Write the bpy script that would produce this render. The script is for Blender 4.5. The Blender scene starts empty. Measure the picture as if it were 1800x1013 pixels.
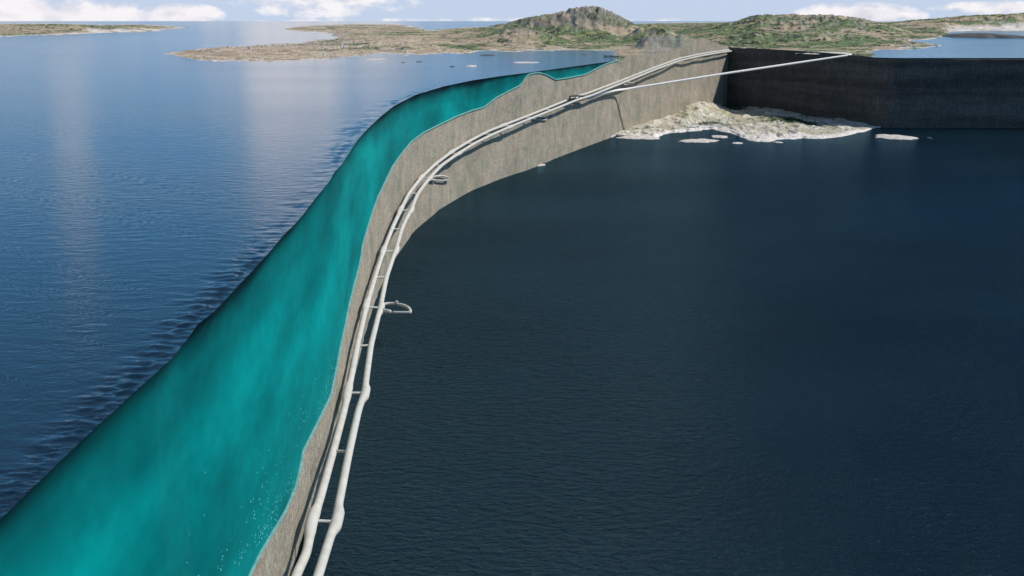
import bpy, bmesh, math, random
import numpy as np
from mathutils import Vector, Matrix
random.seed(7); RNG = np.random.default_rng(11)
SC = bpy.context.scene

# ------------------------------------------------------------------ camera, sky, sun, exposure
HC = 100.0            # camera height above the upper sea
LOW = -194.0          # level of the lower, dark water
F = 2000.0            # focal length in photo pixels
PT = math.atan((506.5 - 37.0) / F)
cp, sp = math.cos(PT), math.sin(PT)
cam_d = bpy.data.cameras.new('camera'); cam = bpy.data.objects.new('camera', cam_d)
SC.collection.objects.link(cam); SC.camera = cam
cam.location = (0, 0, HC); cam.rotation_euler = (math.pi / 2 - PT, 0, 0)
cam_d.sensor_width = 36; cam_d.lens = 36 * F / 1800; cam_d.clip_start = 1; cam_d.clip_end = 2e6

SUN_AZ = math.radians(8)      # from +X towards +Y
SUN_EL = math.radians(47)
SC.view_settings.view_transform = 'Standard'; SC.view_settings.look = 'None'
SC.view_settings.exposure = 0.0; SC.view_settings.gamma = 1.0
W = bpy.data.worlds.new('World'); SC.world = W; W.use_nodes = True
nt = W.node_tree; nt.nodes.clear()
def N(tree, t, **kw):
    n = tree.nodes.new(t)
    for k, v in kw.items(): setattr(n, k, v)
    return n
def ramp(tree, fac, stops, interp='LINEAR'):
    r = N(tree, 'ShaderNodeValToRGB'); r.color_ramp.interpolation = interp
    e = r.color_ramp.elements
    while len(e) > 1: e.remove(e[-1])
    e[0].position = stops[0][0]; e[0].color = (*stops[0][1], 1)
    for p, c in stops[1:]:
        x = e.new(p); x.color = (*c, 1)
    tree.links.new(fac, r.inputs[0]); return r.outputs[0]
def G(v): return (v, v, v)
def math_n(tree, op, a, b=None):
    m = N(tree, 'ShaderNodeMath', operation=op)
    for i, v in enumerate((a, b)):
        if v is None: continue
        if isinstance(v, (int, float)): m.inputs[i].default_value = v
        else: tree.links.new(v, m.inputs[i])
    return m.outputs[0]
def mix(tree, fac, a, b, mode='MIX'):
    m = N(tree, 'ShaderNodeMix', data_type='RGBA', blend_type=mode)
    for i, v in ((0, fac), (6, a), (7, b)):
        if isinstance(v, (int, float)): m.inputs[i].default_value = v
        elif isinstance(v, tuple): m.inputs[i].default_value = (*v, 1)
        else: tree.links.new(v, m.inputs[i])
    return m.outputs[2]

sky = N(nt, 'ShaderNodeTexSky', sky_type='NISHITA', sun_disc=False)
sky.sun_elevation = SUN_EL; sky.sun_rotation = math.pi / 2 - SUN_AZ
sky.air_density = 1.0; sky.dust_density = 0.6; sky.ozone_density = 2.0; sky.altitude = 200
geo = N(nt, 'ShaderNodeTexCoord')
sep = N(nt, 'ShaderNodeSeparateXYZ'); nt.links.new(geo.outputs['Generated'], sep.inputs[0])
mp = N(nt, 'ShaderNodeMapping'); mp.inputs['Scale'].default_value = (1, 1, 3.2); mp.inputs['Location'].default_value = (0.3, 0, 0.12)
nt.links.new(geo.outputs['Generated'], mp.inputs[0])
cn = N(nt, 'ShaderNodeTexNoise'); cn.inputs['Scale'].default_value = 4.6; cn.inputs['Detail'].default_value = 8; cn.inputs['Roughness'].default_value = 0.55
nt.links.new(mp.outputs[0], cn.inputs[0])
cl = ramp(nt, cn.outputs['Fac'], [(0.50, G(0)), (0.66, G(1))])
# single banks of cloud standing on the horizon: (azimuth x, elevation, half width, half height)
def bank(ax, el, wx, wz, gain=1.0):
    vx = math_n(nt, 'DIVIDE', math_n(nt, 'SUBTRACT', sep.outputs[0], ax), wx)
    vz = math_n(nt, 'DIVIDE', math_n(nt, 'SUBTRACT', sep.outputs[2], el), wz)
    r2 = math_n(nt, 'ADD', math_n(nt, 'MULTIPLY', vx, vx), math_n(nt, 'MULTIPLY', vz, vz))
    fr = N(nt, 'ShaderNodeMath', operation='GREATER_THAN'); nt.links.new(sep.outputs[1], fr.inputs[0]); fr.inputs[1].default_value = 0
    v = math_n(nt, 'MULTIPLY', math_n(nt, 'MAXIMUM', math_n(nt, 'SUBTRACT', 1.25, r2), 0.0), gain)
    return math_n(nt, 'MULTIPLY', v, fr.outputs[0])
mp2 = N(nt, 'ShaderNodeMapping'); mp2.inputs['Scale'].default_value = (1, 1, 2.2)
nt.links.new(geo.outputs['Generated'], mp2.inputs[0])
fn = N(nt, 'ShaderNodeTexNoise'); fn.inputs['Scale'].default_value = 34; fn.inputs['Detail'].default_value = 8; fn.inputs['Roughness'].default_value = 0.6
nt.links.new(mp2.outputs[0], fn.inputs[0])
def warp(ax): return ax
tot = None
for b in ((-0.40, 0.004, 0.125, 0.017), (-0.275, 0.004, 0.038, 0.012), (0.282, 0.003, 0.055, 0.013), (0.39, 0.010, 0.06, 0.006, 0.8), (0.02, -0.002, 0.30, 0.006, 0.55),
          (-0.19, 0.075, 0.055, 0.065, 0.85), (-0.16, 0.035, 0.11, 0.035, 0.8), (-0.355, 0.10, 0.02, 0.05, 0.55), (-0.44, 0.055, 0.012, 0.03, 0.5)):
    o = bank(*b); tot = o if tot is None else math_n(nt, 'MAXIMUM', tot, o)
bk = math_n(nt, 'ADD', math_n(nt, 'MULTIPLY', tot, 0.55), math_n(nt, 'MULTIPLY', math_n(nt, 'SUBTRACT', fn.outputs['Fac'], 0.5), 1.5))
bk = math_n(nt, 'MULTIPLY', bk, ramp(nt, tot, [(0.0, G(0)), (0.35, G(1))]))
bk = ramp(nt, bk, [(0.16, G(0)), (0.48, G(0.95))])
hi = ramp(nt, sep.outputs[2], [(0.25, G(0)), (0.5, G(0.4))])
cl = math_n(nt, 'MULTIPLY', cl, hi)
cov = math_n(nt, 'MAXIMUM', cl, bk)
hs = N(nt, 'ShaderNodeHueSaturation'); hs.inputs['Saturation'].default_value = 1.18; nt.links.new(sky.outputs[0], hs.inputs['Color'])
blue = mix(nt, 1.0, hs.outputs[0], (0.66, 0.92, 0.98), 'MULTIPLY')
band = ramp(nt, sep.outputs[2], [(0.0, G(0.9)), (0.10, G(0.85)), (0.22, G(0.45)), (0.42, G(0.0))])
blue = mix(nt, band, blue, (0.95, 3.3, 6.6))  # deep blue added to the low sky to tint the sea's reflections
# thin pale veil low over the horizon
veil = ramp(nt, sep.outputs[2], [(0.0, G(0.94)), (0.017, G(0.96)), (0.032, G(0.4)), (0.06, G(0.0))])
c0 = mix(nt, veil, blue, (5.4, 6.3, 7.9))
shade = ramp(nt, fn.outputs['Fac'], [(0.35, (6.9, 6.8, 7.6)), (0.58, (9.1, 8.8, 9.0))])
c1 = mix(nt, cov, c0, shade)
bg = N(nt, 'ShaderNodeBackground'); bg.inputs[1].default_value = 0.105
nt.links.new(c1, bg.inputs[0])
out = N(nt, 'ShaderNodeOutputWorld'); nt.links.new(bg.outputs[0], out.inputs[0])

sl = bpy.data.lights.new('sun', 'SUN'); sl.energy = 4.2; sl.angle = math.radians(0.5); sl.color = (1.0, 0.95, 0.87)
so = bpy.data.objects.new('sun', sl); SC.collection.objects.link(so)
sdir = Vector((math.cos(SUN_AZ) * math.cos(SUN_EL), math.sin(SUN_AZ) * math.cos(SUN_EL), math.sin(SUN_EL)))
so.rotation_euler = (-sdir).to_track_quat('-Z', 'Y').to_euler(); so.location = (600, 300, 900)
try:
    SC.cycles.max_bounces = 6; SC.cycles.diffuse_bounces = 3; SC.cycles.glossy_bounces = 4
except Exception: pass

# ------------------------------------------------------------------ helpers
def at(px, py, z=0.0):
    """the point of the horizontal plane z seen at a photo pixel"""
    v = (py - 506.5) / F; u = (px - 900.0) / F
    dy = cp - v * sp; dz = -sp - v * cp
    t = (z - HC) / dz
    return np.array((u * t, dy * t, z))
def zcol(Y, py):
    """height at which a vertical line standing at depth Y crosses image row py"""
    v = (py - 506.5) / F
    return HC + Y * (v * cp + sp) / (v * sp - cp)
def proj(p):
    x, y, z = p[0], p[1], p[2] - HC
    d = y * cp - z * sp; u = y * sp + z * cp
    return 900 + F * x / d, 506.5 - F * u / d
def resample(pts, step):
    pts = np.array(pts, float); out = [pts[0]]
    for a, b in zip(pts[:-1], pts[1:]):
        n = max(1, int(np.linalg.norm(b - a) / step))
        for k in range(1, n + 1): out.append(a + (b - a) * k / n)
    return np.array(out)
def smooth(p, n, ends=True):
    p = p.copy()
    for _ in range(n):
        q = p.copy(); q[1:-1] = 0.25 * p[:-2] + 0.5 * p[1:-1] + 0.25 * p[2:]; p = q
    return p
def curtain(plan, line, z0=60.0, z1=-260.0):
    """heights at which the vertical lines of a plan curve cross a traced profile"""
    line = np.array(line, float); A, B = line[:-1], line[1:]; res = []
    for X, Y in plan[:, :2]:
        if Y < 150: res.append(np.nan); continue
        p = np.array(proj((X, Y, z0))); q = np.array(proj((X, Y, z1))); r = q - p; s = B - A
        den = r[0] * s[:, 1] - r[1] * s[:, 0]; den[np.abs(den) < 1e-9] = 1e-9
        t = ((A[:, 0] - p[0]) * s[:, 1] - (A[:, 1] - p[1]) * s[:, 0]) / den
        u = ((A[:, 0] - p[0]) * r[1] - (A[:, 1] - p[1]) * r[0]) / den
        ok = (t >= 0) & (t <= 1) & (u >= -1e-6) & (u <= 1 + 1e-6)
        if not ok.any(): res.append(np.nan); continue
        tt = t[ok].min(); res.append(zcol(Y, p[1] + r[1] * tt))
    res = np.array(res); i = np.arange(len(res)); g = ~np.isnan(res)
    return np.interp(i, i[g], res[g])
def hash2(ix, iy, s):
    h = (ix.astype(np.int64) * 374761393 + iy.astype(np.int64) * 668265263 + s * 1442695041) & 0x7fffffff
    h = (h ^ (h >> 13)) * 1274126177 & 0x7fffffff
    return ((h ^ (h >> 16)) & 0xffff) / 65535.0
def vnoise(x, y, s=0):
    x = np.asarray(x, float); y = np.asarray(y, float)
    ix, iy = np.floor(x), np.floor(y); fx, fy = x - ix, y - iy
    fx = fx * fx * (3 - 2 * fx); fy = fy * fy * (3 - 2 * fy)
    a = hash2(ix, iy, s); b = hash2(ix + 1, iy, s); c = hash2(ix, iy + 1, s); d = hash2(ix + 1, iy + 1, s)
    return (a * (1 - fx) + b * fx) * (1 - fy) + (c * (1 - fx) + d * fx) * fy
def fbm(x, y, o=5, s=0, g=0.5):
    t = 0; a = 1.0; n = 0
    for k in range(o):
        t = t + a * vnoise(x * 2 ** k + 17.3 * k, y * 2 ** k - 9.1 * k, s + k); n += a; a *= g
    return t / n
def mesh_obj(name, V, Fc, mat, parent=None, smooth_sh=True, kind=None, col=None):
    me = bpy.data.meshes.new(name); me.from_pydata([tuple(map(float, v)) for v in V], [], [tuple(map(int, f)) for f in Fc])
    me.materials.append(mat)
    if smooth_sh: me.polygons.foreach_set('use_smooth', [True] * len(me.polygons))
    if col is not None:
        a = me.color_attributes.new('Col', 'FLOAT_COLOR', 'POINT')
        a.data.foreach_set('color', np.c_[col, np.ones(len(col))].astype(np.float32).ravel())
    me.update()
    o = bpy.data.objects.new(name, me); SC.collection.objects.link(o)
    if parent is not None: o.parent = parent
    if kind: o['kind'] = kind
    return o
def grid_faces(nc, nr, keep=None, flip=False):
    i = np.arange(nc - 1)[:, None] * nr + np.arange(nr - 1)[None, :]
    q = np.stack([i, i + nr, i + nr + 1, i + 1], -1).reshape(-1, 4)
    if flip: q = q[:, ::-1]
    if keep is not None: q = q[keep[q].all(1)] if keep.dtype == bool else q
    return q
def thing(o, label, cat, group=None):
    o['label'] = label; o['category'] = cat
    if group: o['group'] = group
    return o
def empty(name, loc=(0, 0, 0)):
    o = bpy.data.objects.new(name, None); o.location = loc; o.empty_display_size = 1; SC.collection.objects.link(o); return o
def tube_mesh(P, R, seg=14, cap=True):
    P = np.array(P, float); R = np.broadcast_to(np.array(R, float), (len(P),)); V = []; Fc = []
    T = np.gradient(P, axis=0); T /= np.linalg.norm(T, axis=1)[:, None] + 1e-9
    up = np.array((0, 0, 1.0))
    for p, t, r in zip(P, T, R):
        a = np.cross(t, up); n = np.linalg.norm(a); a = a / n if n > 1e-3 else np.array((1.0, 0, 0)); b = np.cross(a, t)
        for k in range(seg):
            th = 2 * math.pi * k / seg; V.append(p + r * (math.cos(th) * a + math.sin(th) * b))
    n = len(P)
    for i in range(n - 1):
        for k in range(seg):
            Fc.append((i * seg + k, i * seg + (k + 1) % seg, (i + 1) * seg + (k + 1) % seg, (i + 1) * seg + k))
    if cap:
        Fc.append(tuple(range(seg - 1, -1, -1))); Fc.append(tuple((n - 1) * seg + k for k in range(seg)))
    return V, Fc

# ------------------------------------------------------------------ materials
def new_mat(name):
    m = bpy.data.materials.new(name); m.use_nodes = True; t = m.node_tree; t.nodes.clear()
    b = N(t, 'ShaderNodeBsdfPrincipled'); o = N(t, 'ShaderNodeOutputMaterial'); t.links.new(b.outputs[0], o.inputs[0])
    return m, t, b
def obj_co(t, scale=(1, 1, 1), rot=(0, 0, 0)):
    c = N(t, 'ShaderNodeNewGeometry'); m = N(t, 'ShaderNodeMapping'); m.inputs['Scale'].default_value = scale; m.inputs['Rotation'].default_value = rot
    t.links.new(c.outputs['Position'], m.inputs[0]); return m.outputs[0]
def noise(t, co, sc, det=4, rough=0.5, dist=0.0):
    n = N(t, 'ShaderNodeTexNoise'); n.inputs['Scale'].default_value = sc; n.inputs['Detail'].default_value = det
    n.inputs['Roughness'].default_value = rough; n.inputs['Distortion'].default_value = dist; t.links.new(co, n.inputs[0]); return n.outputs['Fac']
def bump(t, hgt, strength, dist, nrm=None):
    b = N(t, 'ShaderNodeBump'); b.inputs['Strength'].default_value = strength; b.inputs['Distance'].default_value = dist
    t.links.new(hgt, b.inputs['Height'])
    if nrm is not None: t.links.new(nrm, b.inputs['Normal'])
    return b.outputs[0]
def water_mat(name, base, amp, sx=0.15, rough=0.07, spec=0.5):
    m, t, b = new_mat(name)
    co = obj_co(t, (0.55, 1, 1), (0, 0, math.radians(12)))
    co2 = obj_co(t, (0.7, 1, 1), (0, 0, math.radians(-18)))
    n1 = noise(t, co, sx, 3, 0.55, 0.4); n2 = noise(t, co2, sx * 4.2, 3, 0.6, 0.3); n0 = noise(t, co, sx * 0.16, 2)
    gust = ramp(t, noise(t, co2, 0.0022, 3, 0.5), [(0.3, G(0.45)), (0.7, G(1.0))])
    h = math_n(t, 'ADD', math_n(t, 'MULTIPLY', n1, 2.2), math_n(t, 'MULTIPLY', n2, 0.75))
    h = math_n(t, 'MULTIPLY', h, gust)
    h = math_n(t, 'ADD', h, math_n(t, 'MULTIPLY', n0, 0.5))
    t.links.new(bump(t, h, 1.0, amp), b.inputs['Normal'])
    v = noise(t, co2, 0.004, 4)
    c = mix(t, ramp(t, v, [(0.35, G(0)), (0.65, G(1))]), tuple(base), tuple(x * 0.7 for x in base))
    t.links.new(c, b.inputs['Base Color'])
    b.inputs['Roughness'].default_value = rough; b.inputs['IOR'].default_value = 1.333; b.inputs['Specular IOR Level'].default_value = spec; b.inputs['Specular Tint'].default_value = (0.45, 0.85, 1.0, 1)
    return m
M_SEA = water_mat('sea_water', (0.005, 0.022, 0.042), 0.20, rough=0.09)
M_LOW = water_mat('deep_water', (0.0065, 0.0185, 0.0285), 2.8, sx=0.19, rough=0.08, spec=0.07)

def tinted_low(m):
    # dark body colour; surface reflection weakened and tinted blue to subdue the wall's image
    t = m.node_tree; b = next(n for n in t.nodes if n.type == 'BSDF_PRINCIPLED'); o = next(n for n in t.nodes if n.type == 'OUTPUT_MATERIAL')
    nl_ = b.inputs['Normal'].links[0].from_socket; cl_ = b.inputs['Base Color'].links[0].from_socket
    d = N(t, 'ShaderNodeBsdfDiffuse'); g = N(t, 'ShaderNodeBsdfGlossy'); g.inputs['Color'].default_value = (0.38, 0.64, 0.80, 1); g.inputs['Roughness'].default_value = 0.08
    f = N(t, 'ShaderNodeFresnel'); f.inputs[0].default_value = 1.25; x = N(t, 'ShaderNodeMixShader')
    t.links.new(cl_, d.inputs['Color'])
    for n in (d, g, f): t.links.new(nl_, n.inputs['Normal'])
    t.links.new(math_n(t, 'MULTIPLY', f.outputs[0], 0.66), x.inputs[0]); t.links.new(d.outputs[0], x.inputs[1]); t.links.new(g.outputs[0], x.inputs[2])
    t.links.new(x.outputs[0], o.inputs[0]); t.nodes.remove(b)
tinted_low(M_LOW)
m, t, b = new_mat('teal_water'); M_TEAL = m
v = noise(t, obj_co(t, (1, 0.22, 1)), 0.021, 4, 0.5); v2 = noise(t, obj_co(t, (1, 0.3, 0.7)), 0.06, 4, 0.55); v3 = noise(t, obj_co(t, (1, 0.6, 1)), 0.14, 5, 0.65)
c = ramp(t, v, [(0.3, (0.0, 0.115, 0.118)), (0.5, (0.0, 0.20, 0.197)), (0.7, (0.0, 0.285, 0.275))])
# dark shade under the sea edge painted into the colour, broken up by noise
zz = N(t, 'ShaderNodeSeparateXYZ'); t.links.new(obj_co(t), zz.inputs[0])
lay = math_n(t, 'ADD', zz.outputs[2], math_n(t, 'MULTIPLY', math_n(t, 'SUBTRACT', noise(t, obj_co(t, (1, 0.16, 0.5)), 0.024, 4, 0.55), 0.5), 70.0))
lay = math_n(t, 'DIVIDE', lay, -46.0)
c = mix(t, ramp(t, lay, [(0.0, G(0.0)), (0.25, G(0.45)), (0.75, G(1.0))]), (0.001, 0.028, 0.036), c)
c = mix(t, 0.32, c, ramp(t, v2, [(0.3, G(0.7)), (0.7, G(1.25))]), 'MULTIPLY')
c = mix(t, 0.35, c, ramp(t, v3, [(0.3, G(0.65)), (0.7, G(1.3))]), 'MULTIPLY')
t.links.new(c, b.inputs['Base Color']); b.inputs['Roughness'].default_value = 0.6; b.inputs['Specular IOR Level'].default_value = 0.05

def rock_mat(name, dark, mid, light, band=0.0, grain=1.2):
    m, t, b = new_mat(name)
    co = obj_co(t); v = noise(t, co, 0.02, 6, 0.6, 0.5); g = noise(t, co, grain, 3, 0.7)
    c = ramp(t, v, [(0.3, dark), (0.5, mid), (0.72, light)])
    if band:
        vb = noise(t, obj_co(t, (0.05, 0.05, 1)), 0.022, 4, 0.6, 0.3)
        c = mix(t, band, c, ramp(t, vb, [(0.38, tuple(x * 0.5 for x in dark)), (0.62, light)]))
    st = noise(t, obj_co(t, (1, 1, 0.05)), 0.25, 3, 0.6)
    c = mix(t, 0.5, c, ramp(t, noise(t, co, 0.035, 4, 0.6), [(0.35, (0.85, 0.95, 0.85)), (0.5, G(1.0)), (0.65, (1.18, 1.0, 0.88))]), 'MULTIPLY')
    c = mix(t, 0.55, c, ramp(t, st, [(0.3, G(0.72)), (0.7, G(1.2))]), 'MULTIPLY')
    c = mix(t, 0.85, c, ramp(t, g, [(0.3, G(0.3)), (0.5, G(1.0)), (0.72, G(1.75))]), 'MULTIPLY')
    c = mix(t, 0.8, c, ramp(t, noise(t, co, 0.33, 4, 0.7), [(0.33, G(0.6)), (0.5, G(1.0)), (0.67, G(1.45))]), 'MULTIPLY')
    t.links.new(c, b.inputs['Base Color']); b.inputs['Roughness'].default_value = 0.95; b.inputs['Specular IOR Level'].default_value = 0.1
    h = math_n(t, 'ADD', math_n(t, 'MULTIPLY', v, 3.0), math_n(t, 'MULTIPLY', g, 0.35))
    t.links.new(bump(t, h, 0.7, 1.4), b.inputs['Normal'])
    return m
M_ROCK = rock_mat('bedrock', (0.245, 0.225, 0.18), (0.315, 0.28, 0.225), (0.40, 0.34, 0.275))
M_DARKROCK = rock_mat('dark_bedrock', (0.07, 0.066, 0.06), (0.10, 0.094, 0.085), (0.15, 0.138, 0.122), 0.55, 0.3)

m, t, b = new_mat('pale_concrete'); M_TUBE = m
co = obj_co(t); v = noise(t, co, 0.12, 4)
t.links.new(ramp(t, v, [(0.3, (0.46, 0.44, 0.40)), (0.7, (0.56, 0.535, 0.49))]), b.inputs['Base Color']); b.inputs['Roughness'].default_value = 0.9; b.inputs['Specular IOR Level'].default_value = 0.15
m, t, b = new_mat('white_concrete'); M_BRANCH = m
t.links.new(ramp(t, noise(t, obj_co(t), 0.12, 4), [(0.3, (0.80, 0.77, 0.72)), (0.7, (0.86, 0.83, 0.78))]), b.inputs['Base Color']); b.inputs['Roughness'].default_value = 0.8
m, t, b = new_mat('grey_concrete'); M_PASS = m
t.links.new(ramp(t, noise(t, obj_co(t), 0.5, 3), [(0.3, (0.34, 0.33, 0.31)), (0.7, (0.45, 0.44, 0.41))]), b.inputs['Base Color']); b.inputs['Roughness'].default_value = 0.8
m, t, b = new_mat('black_steel'); M_BLACK = m
t.links.new(ramp(t, noise(t, obj_co(t), 0.5, 3), [(0.3, (0.012, 0.012, 0.014)), (0.7, (0.03, 0.03, 0.033))]), b.inputs['Base Color']); b.inputs['Roughness'].default_value = 0.8
m, t, b = new_mat('silt'); M_SILT = m
t.links.new(ramp(t, noise(t, obj_co(t), 0.2, 4), [(0.3, (0.05, 0.24, 0.23)), (0.7, (0.16, 0.36, 0.34))]), b.inputs['Base Color']); b.inputs['Roughness'].default_value = 0.9
m, t, b = new_mat('bubble'); M_BUB = m
t.links.new(ramp(t, noise(t, obj_co(t), 0.5, 2), [(0.3, (0.05, 0.5, 0.5)), (0.7, (0.2, 0.75, 0.72))]), b.inputs['Base Color']); b.inputs['Roughness'].default_value = 0.3

def terrain_mat(name, sc):
    m, t, b = new_mat(name)
    a = N(t, 'ShaderNodeVertexColor', layer_name='Col'); co = obj_co(t)
    g = noise(t, co, sc, 5, 0.65); g2 = noise(t, co, sc * 5, 4, 0.65)
    c = mix(t, 0.5, a.outputs[0], ramp(t, g, [(0.32, G(0.55)), (0.5, G(1.0)), (0.7, G(1.4))]), 'MULTIPLY')
    c = mix(t, 0.45, c, ramp(t, g2, [(0.32, G(0.6)), (0.5, G(1.0)), (0.7, G(1.35))]), 'MULTIPLY')
    t.links.new(c, b.inputs['Base Color']); b.inputs['Roughness'].default_value = 0.95; b.inputs['Specular IOR Level'].default_value = 0.1
    h = math_n(t, 'ADD', math_n(t, 'MULTIPLY', g, 8), math_n(t, 'MULTIPLY', g2, 1.2))
    t.links.new(bump(t, h, 0.5, 0.02 / sc * 1.6), b.inputs['Normal'])
    return m
M_LAND = terrain_mat('land', 0.02)
M_ISLE = terrain_mat('island_rock', 0.04)
m, t, b = new_mat('bleached_rock'); M_SKERRY = m
co = obj_co(t); v = noise(t, co, 0.16, 5, 0.6)
t.links.new(ramp(t, v, [(0.32, (0.34, 0.29, 0.25)), (0.5, (0.55, 0.5, 0.46)), (0.7, (0.7, 0.66, 0.62))]), b.inputs['Base Color']); b.inputs['Roughness'].default_value = 0.9
t.links.new(bump(t, v, 0.8, 3), b.inputs['Normal'])
m, t, b = new_mat('wet_rock'); M_WET = m
t.links.new(ramp(t, noise(t, obj_co(t), 0.16, 5), [(0.3, (0.02, 0.02, 0.02)), (0.7, (0.10, 0.09, 0.08))]), b.inputs['Base Color']); b.inputs['Roughness'].default_value = 0.8

# ------------------------------------------------------------------ the pit: its plan and its traced profiles
EDGE = [(0, 914), (70, 846), (137, 781), (219, 706), (302, 631), (330, 596), (347, 571), (378, 547), (418, 504), (469, 449), (500, 412), (517, 396), (531, 380),
        (553, 351), (580, 318), (588, 303), (601, 289), (628, 247), (644, 229), (668, 206), (692, 187), (730, 167), (780, 152), (830, 141.5), (880, 134),
        (924, 128.5), (990, 119.5), (1060, 110), (1087, 106.5)]
SEABED = [(250, 1420), (330, 1250), (395, 1105), (437, 1013), (455, 975), (480, 933), (500, 900), (517, 860), (527, 820), (531, 795), (541, 775), (560, 738), (580, 697), (590, 650), (597, 612),
          (606, 570), (613, 535), (622, 500), (630, 470), (634, 450), (636, 432), (645, 402), (655, 370), (664, 345), (674, 325), (688, 295), (704, 272), (722, 250), (745, 233),
          (765, 223), (800, 206), (828, 195), (850, 189), (872, 172), (895, 160), (913, 151), (919, 144), (923, 137), (930, 131), (940, 128.8), (950, 128.6), (962, 133), (976, 140.5), (1000, 137), (1028, 131.5), (1046, 122), (1062, 114), (1080, 108), (1090, 106.3)]
CORNER = (1281, 91)
edge_px = resample(EDGE, 2.0)
lip = np.array([at(x, y)[:2] for x, y in edge_px])
d0 = lip[0] - lip[30]; d0 /= np.linalg.norm(d0)
pre = np.array([lip[0] + d0 * s for s in np.arange(460, 0, -4.0)])
lip = np.vstack([pre, lip])
# even spacing in plan for the near part is not needed; soften tiny kinks
lip = smooth(lip, 3)
def normals(P):
    T = np.gradient(P, axis=0); T /= np.linalg.norm(T, axis=1)[:, None]
    n = np.c_[T[:, 1], -T[:, 0]]; n = smooth(n, 40); return n / np.linalg.norm(n, axis=1)[:, None]
nrm = normals(lip)
nl = len(lip)
dist = np.linalg.norm(lip, axis=1)
wall0 = lip.copy()
zs0 = curtain(wall0, SEABED, 1.0)
depth0 = np.maximum(-zs0, 0.0)
Rc = np.minimum(15.0, 0.3 * depth0) * (0.75 + 0.5 * fbm(np.arange(nl) / 45.0, np.zeros(nl), 3, 5))
Rc = smooth(Rc, 6); kc = 0.50 * Rc  # made-up undercut below the lip, shaped to darken the top of the face
wall = lip - nrm * kc[:, None]
zs = curtain(wall, SEABED, 1.0); zs = np.minimum(zs, -0.3)
zs[-6:] = np.minimum(zs[-6:], np.linspace(-1.0, -0.3, 6))

# sea-water cut face
nr = 40; V = np.zeros((nl, nr, 3))
for j in range(nr):
    f = (j / (nr - 1)) ** 1.5
    dep = -zs * f
    q = np.clip(1 - dep / np.maximum(Rc, 0.05), 0, 1)
    off = kc * q ** 2
    V[:, j, :2] = wall + nrm * off[:, None]; V[:, j, 2] = -dep
S_arc = np.r_[0, np.cumsum(np.linalg.norm(np.diff(lip, axis=0), axis=1))]
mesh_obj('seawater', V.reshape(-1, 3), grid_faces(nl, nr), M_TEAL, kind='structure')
# thin pale crust of silt on the seabed line
Pr = np.c_[wall + nrm * 0.35, zs]
V_, F_ = tube_mesh(Pr[60:], np.interp(dist[60:], [100, 600, 3500], [0.7, 1.0, 2.2]), 6)
mesh_obj('seabed', V_, F_, M_SILT, kind='structure')

# bedrock: from the seabed down to the lower water, then along the land to the corner
LANDTOP = [(1080, 107), (1092, 101), (1110, 97), (1155, 93), (1185, 88.5), (1197, 84), (1207, 76), (1220, 69.5), (1238, 67), (1254, 73), (1268, 79), (1290, 84), (1300, 84)]
A = lip[-1]; B = at(*CORNER)[:2]
nb = 110; land_plan = np.array([A + (B - A) * k / nb for k in range(1, nb + 1)])
zt_land = curtain(land_plan, LANDTOP, 90.0)
zt_land[:8] = np.linspace(0.0, zt_land[8], 8)
plan_l = np.vstack([wall, land_plan]); ztop_l = np.r_[zs, zt_land]
foot = np.interp(np.linalg.norm(plan_l, axis=1), [300, 560, 620, 800, 1000, 1250], [-4, -4, -3, 2, 4, 0])
def wall_mesh(name, plan, ztop, zbot, rows, mat, amp, seed, foot=None):
    n = len(plan); nn = normals(plan); V = np.zeros((n, rows, 3))
    s = np.r_[0, np.cumsum(np.linalg.norm(np.diff(plan, axis=0), axis=1))]
    for j in range(rows):
        f = j / (rows - 1); z = ztop * (1 - f) + zbot * f
        d = (fbm(s / 22.0, z / 14.0, 5, seed) - 0.5) * amp * math.sin(math.pi * min(1, f * 6 + 0.02) / 2) * np.clip(np.minimum(np.arange(n), n - 1 - np.arange(n)) / 6.0, 0, 1)
        V[:, j, :2] = plan + nn * d[:, None]; V[:, j, 2] = z
        if foot is not None: V[:, j, :2] += nn * (foot * np.clip((f - 0.15) / 0.85, 0, 1) ** 1.3)[:, None]
    return mesh_obj(name, V.reshape(-1, 3), grid_faces(n, rows), mat, kind='structure')
wall_mesh('bedrock', plan_l, ztop_l, LOW - 4, 70, M_ROCK, 1.6, 3, foot)
# right wall
RTOP = [(1270, 84), (1284, 84), (1340, 86), (1400, 89.5), (1450, 93), (1490, 97), (1515, 98.5), (1545, 102.5), (1600, 103.5), (2600, 103.5)]
rp_px = [(1281, 91), (1350, 93), (1420, 96), (1490, 99), (1530, 101), (1560, 102), (1700, 102.3), (2600, 102.3)]
rpl = np.array([at(x, y)[:2] for x, y in resample(rp_px, 4)])
rpl[:, 1] = np.where(rpl[:, 0] > at(1560, 102)[0], at(1560, 102.2)[1], rpl[:, 1]); rpl = smooth(rpl, 14)
rpl[0] = B; rpl = np.vstack([B + (B - rpl[1]) * 0.4, rpl])
zt_r = curtain(rpl, RTOP, 90.0); zt_r[:2] = zt_land[-1]
zt_r = np.where(rpl[:, 0] > at(1550, 102)[0], -2.0, zt_r)
wall_mesh('dark_bedrock', rpl, zt_r, LOW - 4, 50, M_DARKROCK, 2.5, 9)

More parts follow.
